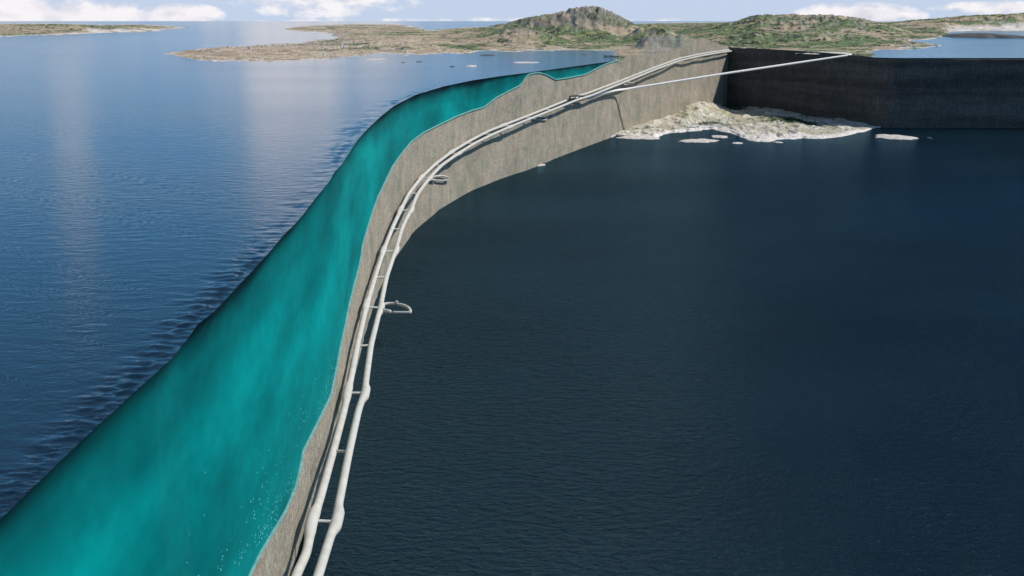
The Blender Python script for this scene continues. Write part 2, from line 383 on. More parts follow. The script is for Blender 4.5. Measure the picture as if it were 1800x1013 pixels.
# ------------------------------------------------------------------ sea
wst = np.interp(dist, [60, 250, 900, 2500, 3400], [9, 16, 34, 50, 20]); wst[:len(pre)] = wst[len(pre)]
ns = 46; V = np.zeros((nl, ns, 3))
for j in range(ns):
    f = (j / (ns - 1)) ** 1.4
    p = lip - nrm * (wst * f)[:, None] - nrm * 0.001
    lam = np.interp(dist, [150, 900, 3000], [1.0, 2.2, 5])
    w = (fbm(p[:, 0] / (5.0 * lam), p[:, 1] / (1.5 * lam), 3, 40) - 0.5) * 1.5 * lam ** 0.5
    w = w * (0.35 + 1.3 * fbm(p[:, 0] / 30 + 3, p[:, 1] / (26 * lam), 3, 47)) * np.clip((fbm(S_arc / (38 * lam), np.zeros(nl), 3, 49) - 0.25) * 2.6, 0.15, 1.3)
    w = 1.9 * w * (1 - f) ** 1.6 * np.interp(dist, [0, 900, 1500, 2200], [1, 1, 0.35, 0.12]) * np.clip((nl - np.arange(nl)) / 60.0, 0, 1) * (np.clip(f * 5, 0.35, 1))
    V[:, j, :2] = p; V[:, j, 2] = w
strip_V = V.reshape(-1, 3); strip_F = grid_faces(nl, ns, flip=True)
outer = V[:, -1, :]
FAR = 6e5
poly = [(-FAR, outer[0][1] - 900, 0), (outer[0][0], outer[0][1] - 900, 0)] + [tuple(p) for p in outer]
poly += [tuple((*p, 0.0)) for p in land_plan[10::12]] + [tuple((*p, 0.0)) for p in rpl[2::4]]
poly += [(FAR, rpl[-1][1], 0), (FAR, FAR, 0), (-FAR, FAR, 0)]
base = len(strip_V)
allV = np.vstack([strip_V, np.array(poly)])
bm = bmesh.new(); vs = [bm.verts.new(p) for p in poly]; ngon = bm.faces.new(vs)
if ngon.normal.z < 0 or True:
    bm.normal_update()
tri = bmesh.ops.triangulate(bm, faces=[ngon])['faces']; bm.verts.index_update()
tf = []
for f in tri:
    ids = [v.index for v in f.verts]
    if f.normal.z < 0: ids = ids[::-1]
    tf.append([base + i for i in ids])
bm.free()
me = mesh_obj('sea', allV, [list(q) for q in strip_F] + tf, M_SEA, kind='structure')
Lv = [(-900, -1500, LOW), (40000, -1500, LOW), (40000, 4600, LOW), (-900, 4600, LOW)]
mesh_obj('water', Lv, [(0, 1, 2, 3)], M_LOW, kind='structure')

# ------------------------------------------------------------------ bubbles near the seabed of the near water
ico_b = bmesh.new(); bmesh.ops.create_icosphere(ico_b, subdivisions=1, radius=1.0)
ICO_V = np.array([v.co[:] for v in ico_b.verts]); ICO_F = np.array([[v.index for v in f.verts] for f in ico_b.faces]); ico_b.free()
bv, bf = [], []; cnt = 0
cand = [i for i in range(nl) if 320 < dist[i] < 900]
for _ in range(1700):
    i = random.choice(cand); up = abs(random.gauss(0, 1)) ** 1.5 * 11 * min(1, 700 / dist[i])
    if vnoise(np.array([i / 14.0]), np.array([up / 9.0]), 77)[0] < 0.42: continue
    z = zs[i] + 0.6 + up
    if z > -30: continue
    r = random.uniform(0.08, 0.30)
    p = np.array((*(wall[i] + nrm[i] * 0.2), z))
    bv.append(ICO_V * np.array((r, r, r * random.uniform(1, 2.4))) + p); bf.append(ICO_F + cnt * len(ICO_V)); cnt += 1
o = mesh_obj('bubbles', np.vstack(bv), np.vstack(bf), M_BUB, kind='stuff')

# ------------------------------------------------------------------ tunnels
LT = [(520, 1013), (539, 972), (549, 917), (562, 879), (586, 793), (605, 722), (611.5, 691), (620, 650), (628, 607), (644, 538), (659, 488), (674, 441), (690, 400), (704, 370), (718, 341), (740, 313),
      (765, 289), (793, 268), (824, 249), (856, 232), (893, 217.5), (928, 204), (968, 188), (1007, 172), (1031, 165), (1093, 141.5), (1149, 119.5), (1193, 103.5), (1230, 95.5), (1262, 90.5), (1290, 87), (1310, 85)]
RT = [(559, 1013), (577, 955), (590, 915), (597, 879), (614, 793), (630, 722), (640.5, 691), (646, 650), (652, 607), (668, 543), (679, 488), (695, 441), (707, 400), (722, 370), (734, 341), (755, 313),
      (776, 291), (806, 270), (833, 253), (865, 237), (900, 222), (936, 207.5), (975, 192), (1013, 176.5), (1036, 169.5), (1096, 145.5), (1151, 123), (1193, 107.5), (1230, 99), (1262, 93.5), (1290, 89.5), (1310, 88)]
plan_sm = smooth(plan_l[::2], 30); nsm = normals(plan_sm)
dsm = np.linalg.norm(plan_sm, axis=1)
def tube_path(line, off):
    c = curtain(plan_sm + nsm * off, line, 30.0, -400.0); P = np.c_[plan_sm + nsm * off, c]
    P = P[P[:, 1] > 300]; py = np.array([proj(p)[1] for p in P]); o_ = np.argsort(py); 
    L = resample([(2 * line[0][0] - line[2][0], 2 * line[0][1] - line[2][1])] + line, 3.0); L = smooth(L, 2)
    z = np.interp(L[:, 1], py[o_], P[o_, 2])
    k = 12.0; floor_ = LOW + 4.5; z = floor_ + k * np.log1p(np.exp((z - floor_) / k)) - 2.0 * np.exp(-((z - floor_) / 30) ** 2); z = np.maximum(smooth(z, 60), floor_)
    Q = np.array([at(x, y, q) for (x, y), q in zip(L, z)])
    d0 = Q[0] - Q[3]; d0 /= np.linalg.norm(d0)
    pre_ = np.array([Q[0] + d0 * k_ for k_ in np.arange(260, 0, -5.0)])
    return smooth(np.vstack([pre_, Q]), 3)
PL = tube_path(LT, np.interp(dsm, [1000, 1800, 2500, 3000], [8, 5, 6, 10])[:, None]); PRt = tube_path(RT, np.interp(dsm, [1000, 1800, 2500, 3000], [19, 14.5, 16, 19])[:, None])
def px_index(P, py):
    q = np.array([proj(p)[1] if p[1] > 150 else 9999 for p in P]); return int(np.argmin(np.abs(q - py)))
BULGE = [(917, 915), (691, 691), (538, 543), (441, 441), (370, 370), (313, 313), (268, 270), (221, 224)]
def bored(P, side, which):
    # resample evenly so that the lay-bys get enough rings
    s = np.r_[0, np.cumsum(np.linalg.norm(np.diff(P, axis=0), axis=1))]
    st = np.r_[np.arange(0, s[-1], 2.5)]
    Q = np.c_[np.interp(st, s, P[:, 0]), np.interp(st, s, P[:, 1]), np.interp(st, s, P[:, 2])]
    Q = smooth(Q, 4); T_ = np.gradient(Q[:, :2], axis=0); T_ = smooth(T_, 10); T_ /= np.linalg.norm(T_, axis=1)[:, None]; nx, ny = T_[:, 1], -T_[:, 0]
    r = np.interp(np.linalg.norm(Q[:, :2], axis=1), [500, 1200, 3200], [2.5, 2.35, 2.8]); extra = np.zeros(len(Q))
    for b_ in BULGE:
        i = px_index(Q, b_[which]); d = (st - st[i]); w = 9.0
        e = np.where(np.abs(d) < w, 1.0, np.exp(-((np.abs(d) - w) / 7.5) ** 2)); extra = np.maximum(extra, e)
    Q[:, 0] += side * nx * extra * 0.9; Q[:, 1] += side * ny * extra * 0.9
    return Q, r * (1 + 0.36 * extra), st
tunnel = empty('road_tunnel', tuple(PL[len(PL) // 2]))
thing(tunnel, 'twin pale road tunnel with two long parallel tubes along the rock wall', 'tunnel')
inv = Matrix.Translation(-tunnel.location)
def child(name, V_, F_, mat, par):
    loc = par.matrix_world.translation if par.parent is None else Vector((0, 0, 0))
    o = mesh_obj(name, np.array(V_) - np.array(par.location), F_, mat, par); return o
QL, rL, sL = bored(PL, -0.4, 0); QR, rR, sR = bored(PRt, 1.0, 1)
mk = slice(0, None)
child('tube', *tube_mesh(QL[mk], rL[mk], 18), M_TUBE, tunnel)
child('tube', *tube_mesh(QR[mk], rR[mk], 18), M_TUBE, tunnel)
PASS = [917, 793, 691, 608, 541, 488, 442, 403, 370, 340, 313, 291, 270, 252, 236, 221.5, 207, 193]
for k, y in enumerate(PASS):
    a = QL[px_index(QL, y)]; b_ = QR[px_index(QR, y)]
    P = np.array([a + (b_ - a) * f for f in np.linspace(0, 1, 6)])
    child('cross_passage', *tube_mesh(P, 1.05, 10), M_PASS, tunnel)
# side loops beside the right-hand bore: traced on the level of the bore
def on_wall(pts, off, step):
    plan = plan_sm + nsm * off; plan = plan[plan[:, 1] > 300]; out_ = []
    for x, y in resample(pts, step):
        z = np.array([zcol(Y, y) for Y in plan[:, 1]]); ppx_ = np.array([proj((*p, q))[0] for p, q in zip(plan, z)])
        i = int(np.argmin(np.abs(ppx_ - x))); a, b_ = max(i - 1, 0), min(i + 1, len(plan) - 1)
        if ppx_[b_] - ppx_[a] > 1e-6: f = np.clip((x - ppx_[a]) / (ppx_[b_] - ppx_[a]), 0, 1); P = plan[a] * (1 - f) + plan[b_] * f
        else: P = plan[i]
        out_.append((P[0], P[1], zcol(P[1], y)))
    return smooth(np.array(out_), 2)
def loop(upper, lower, stub, r, cap=None, off=None):
    i = px_index(QR, upper[0][1]); z = QR[i][2]
    tr = (lambda pts, st_: resample(np.array([at(x, y, z) for x, y in pts]), st_)) if off is None else (lambda pts, st_: on_wall(pts, off, 1.0))
    U = tr(upper, 1.5); U = smooth(U, 6 if off is None else 1)
    e = mesh_obj('side_loop', *[np.array(tube_mesh(U, r, 10)[0]) - np.array(tunnel.location), tube_mesh(U, r, 10)[1]], M_TUBE, tunnel)
    Lw = tr(lower, 2.0)
    V_, F_ = tube_mesh(Lw, r * 0.9, 10); mesh_obj('lower_gallery', np.array(V_) - np.array(tunnel.location), F_, M_PASS, e)
    if stub:
        Sb = tr(stub, 2.0)
        V_, F_ = tube_mesh(Sb, r * 1.35, 10); mesh_obj('niche', np.array(V_) - np.array(tunnel.location), F_, M_PASS, e)
    if cap:
        c = at(*cap, z) if off is None else on_wall([cap, (cap[0] + 1, cap[1])], off, 1)[0]; P = np.array([c + (0, 0, f) for f in (-0.5, 0.8, 2.6, 3.2)])
        V_, F_ = tube_mesh(P + np.array([(0, 0, 0), (0.01, 0, 0), (0, 0.01, 0), (0, 0, 0)]), [2.0, 2.0, 1.9, 1.0], 12); mesh_obj('shaft_cap', np.array(V_) - np.array(tunnel.location), F_, M_TUBE, e)
loop([(668, 537), (682, 533.5), (697, 534.5), (710, 537), (718, 541), (721.5, 546), (721, 550)], [(690, 549.5), (706, 549.8), (722, 549.5)], [(672, 545), (678, 547), (686, 548.5)], 1.5, (697, 535))
loop([(757, 312), (766, 310), (777, 309), (785, 311), (789.5, 315), (789, 317.5)], [(766, 317), (778, 317.5), (790, 317)], [(757, 316), (765, 317)], 1.5, (778, 309.5), off=3)
loop([(934, 208), (942, 205.5), (950, 205), (957, 206.5), (961, 209), (960, 211)], [(944, 211), (952, 211.3), (961, 211)], [(936, 209), (942, 211)], 1.9, off=3)
loop([(1092, 147.5), (1099, 144.5), (1106, 145), (1109.5, 147), (1109, 148.5)], [(1096, 149), (1103, 149), (1110, 148.5)], None, 2.0, off=3)

# interchange where the side branch leaves
iq = px_index(QR, 172); ic = QR[iq]; il = QL[px_index(QL, 172)]
inter = empty('interchange', tuple(ic)); thing(inter, 'small black framed interchange where the thin branch leaves the twin tubes', 'interchange')
zc = ic[2] + 6
def cpath(pts, z, step=3): return on_wall(pts, 13, 1.0)
child('ring_road', *tube_mesh(smooth(cpath([(1002, 174), (1001, 169.5), (1014, 168.8), (1029, 169.6), (1033, 172), (1022, 174.5), (1008, 175.5), (1002, 174)], zc), 3), 1.9, 8), M_BLACK, inter)
child('chamber', *tube_mesh(cpath([(1011, 172.5), (1015, 171.5)], zc + 1), 2.4, 10), M_TUBE, inter)
child('chamber', *tube_mesh(cpath([(1012, 176), (1016, 175.4)], zc + 1), 2.2, 10), M_TUBE, inter)
child('ramp', *tube_mesh(smooth(cpath([(1019, 172.6), (1030, 173.6), (1039, 172.6), (1046, 169.4)], zc), 5), 2.1, 10), M_TUBE, inter)

# thin branch across the open corner to the right-hand wall
plan_b = plan_sm + nsm * 13
zb = curtain(plan_b, [(1000, 176), (1046, 168.5), (1062, 163.2), (1080, 159.4), (1098, 157.4), (1140, 151), (1200, 142)], 30, -230)
pb = np.c_[plan_b, zb]; ppx = np.array([proj(p)[0] if p[1] > 150 else -1 for p in pb])
seg0 = pb[(ppx > 1040) & (ppx < 1098)]
i9 = np.argmin(np.abs(np.array([proj((x, y, 0))[0] for x, y in rpl]) - 1490)); pe = np.array((rpl[i9][0], rpl[i9][1], zcol(rpl[i9][1], 98.5)))
st = seg0[-1]; n_ = 60
seg1 = np.array([st + (pe - st) * k / n_ for k in range(1, n_ + 2)])
# keep the straight run straight in the picture as well as in plan
for p in seg1:
    x = proj(p)[0]; p[2] = zcol(p[1], np.interp(x, [1098, 1280, 1490, 1500], [157.4, 128.5, 97.6, 96.2]))
PB = smooth(np.vstack([seg0, seg1]), 4)
V_, F_ = tube_mesh(PB, 2.8, 14)
br = mesh_obj('branch_tunnel', V_, F_, M_BRANCH); thing(br, 'thin straight white branch tunnel crossing the dark gap to the right wall', 'tunnel')

# ------------------------------------------------------------------ land
HOR = 37.0
def sdf_poly(px, py, P):
    """signed distance in pixels, positive inside"""
    P = np.array(P, float); d = np.full(px.shape, 1e9); ins = np.zeros(px.shape, bool); n = len(P)
    for i in range(n):
        a, b_ = P[i], P[(i + 1) % n]; e = b_ - a; wx, wy = px - a[0], py - a[1]
        tt = np.clip((wx * e[0] + wy * e[1]) / (e @ e + 1e-12), 0, 1)
        d = np.minimum(d, np.hypot(wx - e[0] * tt, wy - e[1] * tt))
        c = ((a[1] <= py) & (b_[1] > py)) | ((b_[1] <= py) & (a[1] > py))
        xi = a[0] + (py - a[1]) / (b_[1] - a[1] + 1e-12) * e[0]
        ins ^= c & (px < xi)
    return np.where(ins, d, -d)
def depth_of(y0): return np.vectorize(lambda y: at(900, y)[1])(y0)
def row_of(Y):
    v = (HC * cp - Y * sp) / (Y * cp + HC * sp); return 506.5 + F * v
EDGE_Y = lambda px: np.interp(px, [1000, 1060, 1087, 1281, 1350, 1420, 1490, 1530, 1560, 1700, 2600], [117.5, 109.5, 106.5, 91, 93, 96, 99, 101, 102, 102.3, 102.3])
SAND = np.array((0.48, 0.38, 0.29)); PALE = np.array((0.62, 0.56, 0.51)); TAN = np.array((0.34, 0.265, 0.185)); GREEN = np.array((0.115, 0.16, 0.065))
DGREEN = np.array((0.022, 0.04, 0.02)); GREY = np.array((0.24, 0.225, 0.205)); DARK = np.array((0.035, 0.035, 0.032)); YEL = np.array((0.34, 0.30, 0.13))
def lerp(a, b_, f): return a * (1 - f[..., None]) + b_ * f[..., None]
def sstep(x, a, b_): q = np.clip((x - a) / (b_ - a), 0, 1); return q * q * (3 - 2 * q)
def land(name, px0, px1, dpx, ya, yb, rows, polys, ridges, tint, edge=False, seed=1, low=1.0):
    px = np.arange(px0, px1 + dpx, dpx); nc = len(px)
    Da, Db = at(900, ya)[1], at(900, yb)[1]
    if edge:
        Ds = np.array([at(900, min(ya, e))[1] for e in EDGE_Y(px)])
        # the first column row lies exactly on the rim of the pit
    else: Ds = np.full(nc, Da)
    ln = np.log(Ds)[:, None] + (np.log(Db) - np.log(Ds))[:, None] * np.linspace(0, 1, rows)[None, :]
    Y = np.exp(ln); PX = np.repeat(px[:, None], rows, 1); Y0 = row_of(Y)
    X = (PX - 900) / F * (Y * cp + HC * sp)
    u = PX / 26.0; v = ln / 0.045
    wob = (fbm(u * 1.2, v * 1.2, 5, seed) - 0.5)
    sd = np.full(PX.shape, -1e9)
    for P in polys: sd = np.maximum(sd, sdf_poly(PX + (fbm(u * .7, v * .7, 4, seed + 20) - .5) * 44, Y0 + wob * np.clip((Y0 - HOR) * 0.17, 0.25, 9), P))
    sdv = sd
    hp = np.where(sdv > 0, np.minimum(sdv * 0.30, 2.0) * (0.55 + 0.9 * fbm(u * 1.5, v * 1.5, 5, seed + 3)) * low, np.maximum(sdv * 0.3, -3))
    ridge = np.zeros_like(hp); zr = np.zeros_like(hp)
    for (y0r, wf, wb, line) in ridges:
        L = np.array(line, float); dr = at(900, y0r)[1]
        wx = (fbm(u * 1.1, v * 0.6, 3, seed + 50) - 0.5) * 14
        top = np.interp(PX + wx, L[:, 0], L[:, 1], left=y0r + 3, right=y0r + 3)
        hz = (y0r - top) * dr / F
        k = ln - math.log(dr); k = k + (fbm(u * .8, v * .5, 3, seed + 61) - 0.5) * 0.06
        sh = np.where(k < 0, np.exp(-(k / wf) ** 2), np.exp(-(k / wb) ** 2))
        crag = 1 - 0.36 * np.abs(2 * fbm(u * 1.3, v * 1.3, 5, seed + 70) - 1) - 0.07 * np.abs(2 * fbm(u * 3.4, v * 3.4, 4, seed + 90) - 1)
        zr = np.maximum(zr, hz * sh * crag * 1.04)
    z = hp * Y / F + zr * np.clip(sdv / 3 + 0.3, 0, 1)
    z = z + np.where(sdv > 0.4, (fbm(u * 4.5, v * 4.5, 3, seed + 33) - 0.5) * np.clip(sdv, 0, 1.4) * np.where(PX < 760, 1.5, 0.8) * Y / F, 0)
    if edge:
        zt = np.where(PX[:, :1] < 1281, np.interp(PX[:, :1], [proj((*p, q))[0] for p, q in zip(land_plan, zt_land)], zt_land), np.interp(PX[:, :1], [proj((*p, q))[0] for p, q in zip(rpl, zt_r)], zt_r))
        near = np.exp(-((ln - ln[:, :1]) / 0.035) ** 2) * ((PX > 1089) & (PX < 1548))
        z = z * (1 - near) + zt * near
        z[:, 0] = np.where((px > 1089) & (px < 1548), zt[:, 0], z[:, 0])
    # colours of the ground itself: bare shore, heath, grass, scrub, scree
    n1 = fbm(u * 0.45, v * 0.9, 5, seed + 101); n2 = fbm(u * 1.1, v * 2.2, 5, seed + 111); n3 = fbm(u * 3.5, v * 5, 3, seed + 121)
    gz = np.gradient(z, axis=0) / (np.gradient(X, axis=0) + 1e-6)
    C = lerp(TAN, SAND, sstep(n2, 0.4, 0.62))
    veg = tint(PX, Y0)
    C = lerp(C, GREEN, sstep(n1 + veg, 0.46, 0.62)); C = lerp(C, YEL, sstep(n2 + veg * 0.5, 0.56, 0.72) * 0.75)
    C = lerp(C, DGREEN, sstep(n2 * 0.5 + n3 * 0.5 + veg * 0.9, 0.57, 0.70))
    C = lerp(C, lerp(np.array((0.15, 0.12, 0.09)), GREY, sstep(n3, 0.4, 0.6)), sstep(zr * F / Y, 12, 26) * 0.7 * sstep(n2, 0.3, 0.5) * (PX < 1110))
    steep = sstep(np.abs(gz), 0.35, 0.9); C = lerp(C, GREY * (0.7 + 0.6 * n3[..., None]), steep * 0.75)
    C = lerp(C, DARK, sstep(n3 * 0.6 + n1 * 0.4, 0.60, 0.70) * 0.8)
    sp_ = sstep(vnoise(PX / 2.3, v * 9, seed + 160), 0.72, 0.9) * sstep(n1, 0.35, 0.6) * np.where(PX < 720, 1, 0.35); C = lerp(C, PALE, sp_ * 0.8); C = lerp(C, DARK, sstep(vnoise(PX / 2.9, v * 8, seed + 170), 0.78, 0.95) * 0.8 * np.where(PX < 720, 1, 0.2))
    shore = 1 - sstep(sdv, 0.3, 1.9); C = lerp(C, PALE * (0.8 + 0.4 * n3[..., None]), shore * sstep(n2, 0.30, 0.46))
    if edge:
        slab = sstep(PX, 1118, 1140) * (1 - sstep(PX, 1205, 1235)) * sstep(Y0, 78, 84)
        C = lerp(C, GREY * (0.65 + 0.7 * fbm(u * 6, v * 1.5, 4, seed + 140)[..., None]), slab * 0.65)
        rim = np.exp(-((ln - ln[:, :1]) / 0.02) ** 2) * ((PX > 1089) & (PX < 1285)); C = lerp(C, np.array((0.15, 0.135, 0.115)), rim)
        rim = np.exp(-((ln - ln[:, :1]) / 0.02) ** 2) * ((PX >= 1285) & (PX < 1548)); C = lerp(C, np.array((0.05, 0.05, 0.045)), rim)
    Vv = np.stack([X, Y, z], -1).reshape(-1, 3)
    keep = (z > -0.012 * Y ** 0.9).reshape(-1)
    q = grid_faces(nc, rows); q = q[keep[q].any(1)]
    used = np.unique(q); remap = np.full(len(Vv), -1); remap[used] = np.arange(len(used))
    o = mesh_obj(name, Vv[used], remap[q], M_LAND, kind='structure', col=C.reshape(-1, 3)[used])
    return dict(px=px, ln=ln, z=z, X=X, Y=Y, sd=sdv, veg=n1 + veg)
PENINSULA = [(290, 95), (340, 87), (400, 83), (470, 78), (535, 75), (548, 71), (596, 67), (590, 61), (560, 57.5), (488, 53.5), (530, 46), (610, 42.5), (690, 43), (725, 47), (760, 54), (790, 50), (850, 47), (1300, 43),
             (1300, 95), (1088, 95), (1085, 89), (1000, 88), (900, 90.5), (840, 92), (780, 95), (720, 96), (660, 94), (640, 98), (600, 100), (612, 103.5), (545, 105.5), (450, 108), (385, 109.5), (350, 106), (318, 100)]
RIGHT = [(1088, 120), (1060, 70), (1130, 41), (1300, 38.6), (1950, 38.6), (1950, 52.5), (1720, 53.5), (1665, 55), (1660, 63), (1645, 67.5), (1590, 72), (1625, 76), (1650, 81.5), (1600, 85.5), (1540, 88.5), (1535, 101), (1545, 120)]
RIDGES = [(66, .16, .2, [(770, 66), (800, 60), (850, 51), (900, 41), (935, 33), (980, 27), (1000, 20), (1025, 16), (1050, 16.5), (1072, 23), (1095, 35), (1115, 45), (1150, 56), (1190, 66)]),
          (77, .10, .12, [(780, 77), (830, 67), (870, 57), (900, 51), (930, 53), (960, 60), (990, 68), (1015, 77)]),
          (73, .08, .12, [(1090, 73), (1115, 58), (1130, 46), (1150, 44), (1165, 48), (1185, 58), (1210, 73)]),
          (87, .05, .10, [(1105, 88), (1118, 80), (1130, 71), (1150, 63), (1160, 64), (1172, 60), (1186, 65), (1200, 63), (1220, 70), (1245, 81), (1255, 88)]),
          (60, .2, .3, [(1190, 60), (1240, 49), (1290, 41), (1315, 33), (1330, 30), (1400, 29), (1470, 31), (1510, 35.5), (1560, 45), (1610, 60)]),
          (50, .2, .3, [(1500, 50), (1560, 43), (1600, 38.5), (1650, 35), (1690, 30), (1740, 28), (1800, 26), (1850, 25), (1950, 25)]),
          (76, .10, .12, [(1235, 76), (1290, 65), (1330, 58), (1380, 61), (1450, 58), (1500, 62), (1560, 68), (1625, 77)]),
          (80, .12, .15, [(530, 80), (600, 74), (660, 71), (720, 70), (770, 73), (820, 80)])]
def tint_main(px, y0):
    return np.interp(px, [280, 520, 640, 800, 900, 1100, 1240, 1340, 1600, 1950], [-.22, -.16, -.10, 0.0, 0.07, 0.05, 0.09, 0.10, 0.07, 0.06]) - 0.05 * (y0 > 86)
LD = land('hills', 280, 1960, 1.6, 112, 38.4, 430, [PENINSULA, RIGHT], RIDGES, tint_main, edge=True, seed=1)
LEFT = [(-160, 42.5), (100, 41.5), (180, 44), (240, 43), (310, 46.5), (335, 48.5), (300, 51), (255, 55.5), (160, 58), (130, 60.5), (60, 63), (0, 65.5), (-160, 69)]
land('coast', -150, 345, 2.0, 70, 39.5, 200, [LEFT], [(55, .12, .2, [(-150, 43), (0, 45), (60, 46), (130, 45.5), (180, 49), (240, 48), (300, 54)])], lambda px, y0: np.full(px.shape, 0.03), seed=300)

# lower island in the corner of the pit
COAST = [(1075, 239), (1081, 239), (1116, 242), (1150, 243), (1176, 234), (1202, 232.5), (1250, 228), (1282, 234), (1305, 245), (1353, 249), (1385, 244), (1434, 246), (1466, 242), (1518, 232), (1537, 226), (1548, 222)]
CREST = [(1075, 240), (1084, 236), (1124, 217), (1163, 207), (1190, 196), (1198, 189), (1206, 179), (1228, 171), (1244, 175), (1273, 181), (1281, 186), (1298, 188), (1350, 188), (1402, 198), (1418, 207), (1472, 209), (1511, 217), (1537, 224), (1548, 226)]
wx = np.array([proj((*p, LOW))[0] for p in plan_l[-200:]]); wy = plan_l[-200:, 1]
rx = np.array([proj((*p, LOW))[0] for p in rpl]); ry = rpl[:, 1]
px = np.arange(1074, 1549, 1.25); rows = 120
Dw = np.where(px < 1281, np.interp(px, wx, wy), np.interp(px, rx, ry)) + 3
Dc = np.array([at(900, np.interp(p, *zip(*COAST)), LOW)[1] for p in px])
Dc = np.minimum(Dc, Dw - 6)
zc_ = np.array([zcol(d, np.interp(p, *zip(*CREST))) - LOW for p, d in zip(px, Dw)]); zc_ = np.maximum(zc_, 0.2)
tt = np.linspace(-0.25, 1.0, rows)
Y = Dc[:, None] + (Dw - Dc)[:, None] * tt[None, :]; PX = np.repeat(px[:, None], rows, 1)
X = (PX - 900) / F * (Y * cp + (HC - LOW) * sp)
nn = fbm(X / 42, Y / 120, 5, 500); n2 = fbm(X / 16, Y / 45, 4, 510); n3 = fbm(X / 6, Y / 16, 3, 520)
T = np.repeat(tt[None, :], len(px), 0) + (nn - 0.5) * 0.22 * (1 - np.clip(np.repeat(tt[None, :], len(px), 0), 0, 1))
z = np.where(T > 0, 5.0 * np.clip(T * 8, 0, 1) ** 0.6 * (0.5 + n2) + zc_[:, None] * np.clip(T, 0, 1) ** 1.5 * (0.7 + 0.6 * nn * (1 - np.clip(T, 0, 1))) / np.where(T > .97, 1, 1), T * 60)
z = z + np.where(T > 0.03, (n2 - 0.5) * 9 * np.clip(zc_[:, None] / 14, .25, 1) + (n3 - 0.5) * 3.5, 0) * np.clip(1.2 - T, 0.15, 1)
C = lerp(np.array((0.42, 0.375, 0.30)), np.array((0.58, 0.54, 0.46)), sstep(n2, 0.4, 0.6)); C = lerp(C, np.array((0.30, 0.29, 0.16)), sstep(nn, 0.48, 0.65) * 0.6)
C = lerp(C, DARK, sstep(n3 * 0.6 + n2 * 0.4, 0.63, 0.72) * 0.8)
gm = np.exp(-((PX - 1250) / 45) ** 2 - ((T - 0.16) / 0.13) ** 2) + 1.0 * np.exp(-((PX - 1395) / 65) ** 2 - ((T - 0.62) / 0.16) ** 2) + 1.0 * np.exp(-((PX - 1290) / 30) ** 2 - ((T - 0.92) / 0.12) ** 2)
C = lerp(C, DGREEN, sstep(gm * 0.8 + n3 * 0.5, 0.55, 0.9)); C = lerp(C, GREEN, sstep(n2 * .5 + n3 * .5, 0.55, 0.68) * 0.6)
shore = 1 - sstep(T, 0.05, 0.22); C = lerp(C, np.array((0.66, 0.61, 0.57)) * (0.75 + 0.5 * n3[..., None]), shore * 0.9)
zl = z / 5.0; fz = zl - np.floor(zl); z = np.where(z > 0, 0.35 * z + 0.65 * 5.0 * (np.floor(zl) + sstep(fz, 0.25, 0.75)), z)
Vv = np.stack([X, Y, z + LOW], -1).reshape(-1, 3)
mesh_obj('island', Vv, grid_faces(len(px), rows), M_ISLE, kind='structure', col=C.reshape(-1, 3))

# ------------------------------------------------------------------ skerries: low islets of bleached rock, each one its own thing
def skerry(pxc, pyc, wpx, hpx, level, label, cat='skerry', mat=None, group=None, tall=0.06, seed=0, name='skerry'):
    c = at(pxc, pyc, level); d = np.linalg.norm(c - np.array((0, 0, HC)))
    a = wpx / 2 * d / F; ang = math.atan2(HC - level, c[1]); bdep = max(a * 0.35, hpx / 2 * d / F / math.sin(ang))
    nA, nR = 56, 12; V = [(0, 0, 0)]; F_ = []
    th = np.arange(nA) * 2 * math.pi / nA
    out = 0.45 + 1.0 * fbm(np.cos(th) * 2.2 + 5 * seed, np.sin(th) * 2.2 + 3, 5, 600 + seed, 0.62)
    for r in range(1, nR + 1):
        f = r / nR
        for k in range(nA):
            x = a * f * out[k] * math.cos(th[k]); y = bdep * f * out[k] * math.sin(th[k])
            V.append((x, y, 0))
    V = np.array(V); rr = np.r_[0, np.repeat(np.arange(1, nR + 1) / nR, nA)]
    n = fbm(V[:, 0] / a * 3 + seed * 7, V[:, 1] / bdep * 3, 4, 640)
    V[:, 2] = (np.clip(1 - rr ** 2.2, 0, 1)) * a * tall * 2 * (0.4 + 1.2 * n) - rr ** 6 * a * 0.05 - 0.2 * rr
    for k in range(nA): F_.append((0, 1 + k, 1 + (k + 1) % nA))
    for r in range(nR - 1):
        for k in range(nA):
            i = 1 + r * nA; F_.append((i + k, i + nA + k, i + nA + (k + 1) % nA, i + (k + 1) % nA))
    o = mesh_obj(name, V, F_, mat or M_SKERRY); o.location = tuple(c); thing(o, label, cat, group); return o
GL = 'bleached skerries in the dark lower water'
skerry(947, 290, 28, 5, LOW, 'small white skerry alone beside the curving foot of the rock wall', group=GL, seed=1)
skerry(1126, 242.5, 92, 7, LOW, 'long low pinkish skerry at the left tip of the lower island', group=GL, seed=2, tall=0.03)
skerry(1227, 247.5, 76, 8, LOW, 'wide pink-white skerry in front of the green notch of the lower island', group=GL, seed=3, tall=0.03)
skerry(1266, 240.5, 32, 5.5, LOW, 'small white skerry tucked between the wide pink skerry and the lower island', group=GL, seed=4, tall=0.04)
skerry(1296, 251.8, 22, 3.2, LOW, 'tiny white skerry just off the front shore of the lower island', group=GL, seed=5)
skerry(1368, 250.5, 16, 2.5, LOW, 'speck of grey skerry below the middle of the lower island shore', group=GL, seed=6)
skerry(1571, 241.5, 76, 9, LOW, 'white skerry standing apart to the right of the lower island', group=GL, seed=8, tall=0.035)
skerry(1634, 242.5, 9, 2.5, LOW, 'tiny dull rock in dark water, farthest right of the lower skerries', group=GL, mat=M_WET, seed=9)
GU = 'skerries in the pale upper sound'
skerry(926, 110, 60, 3.5, 0.0, 'long pale sandbank in the grey sound above the rock hump', group=GU, seed=10, tall=0.012, cat='sandbank', name='sandbank')
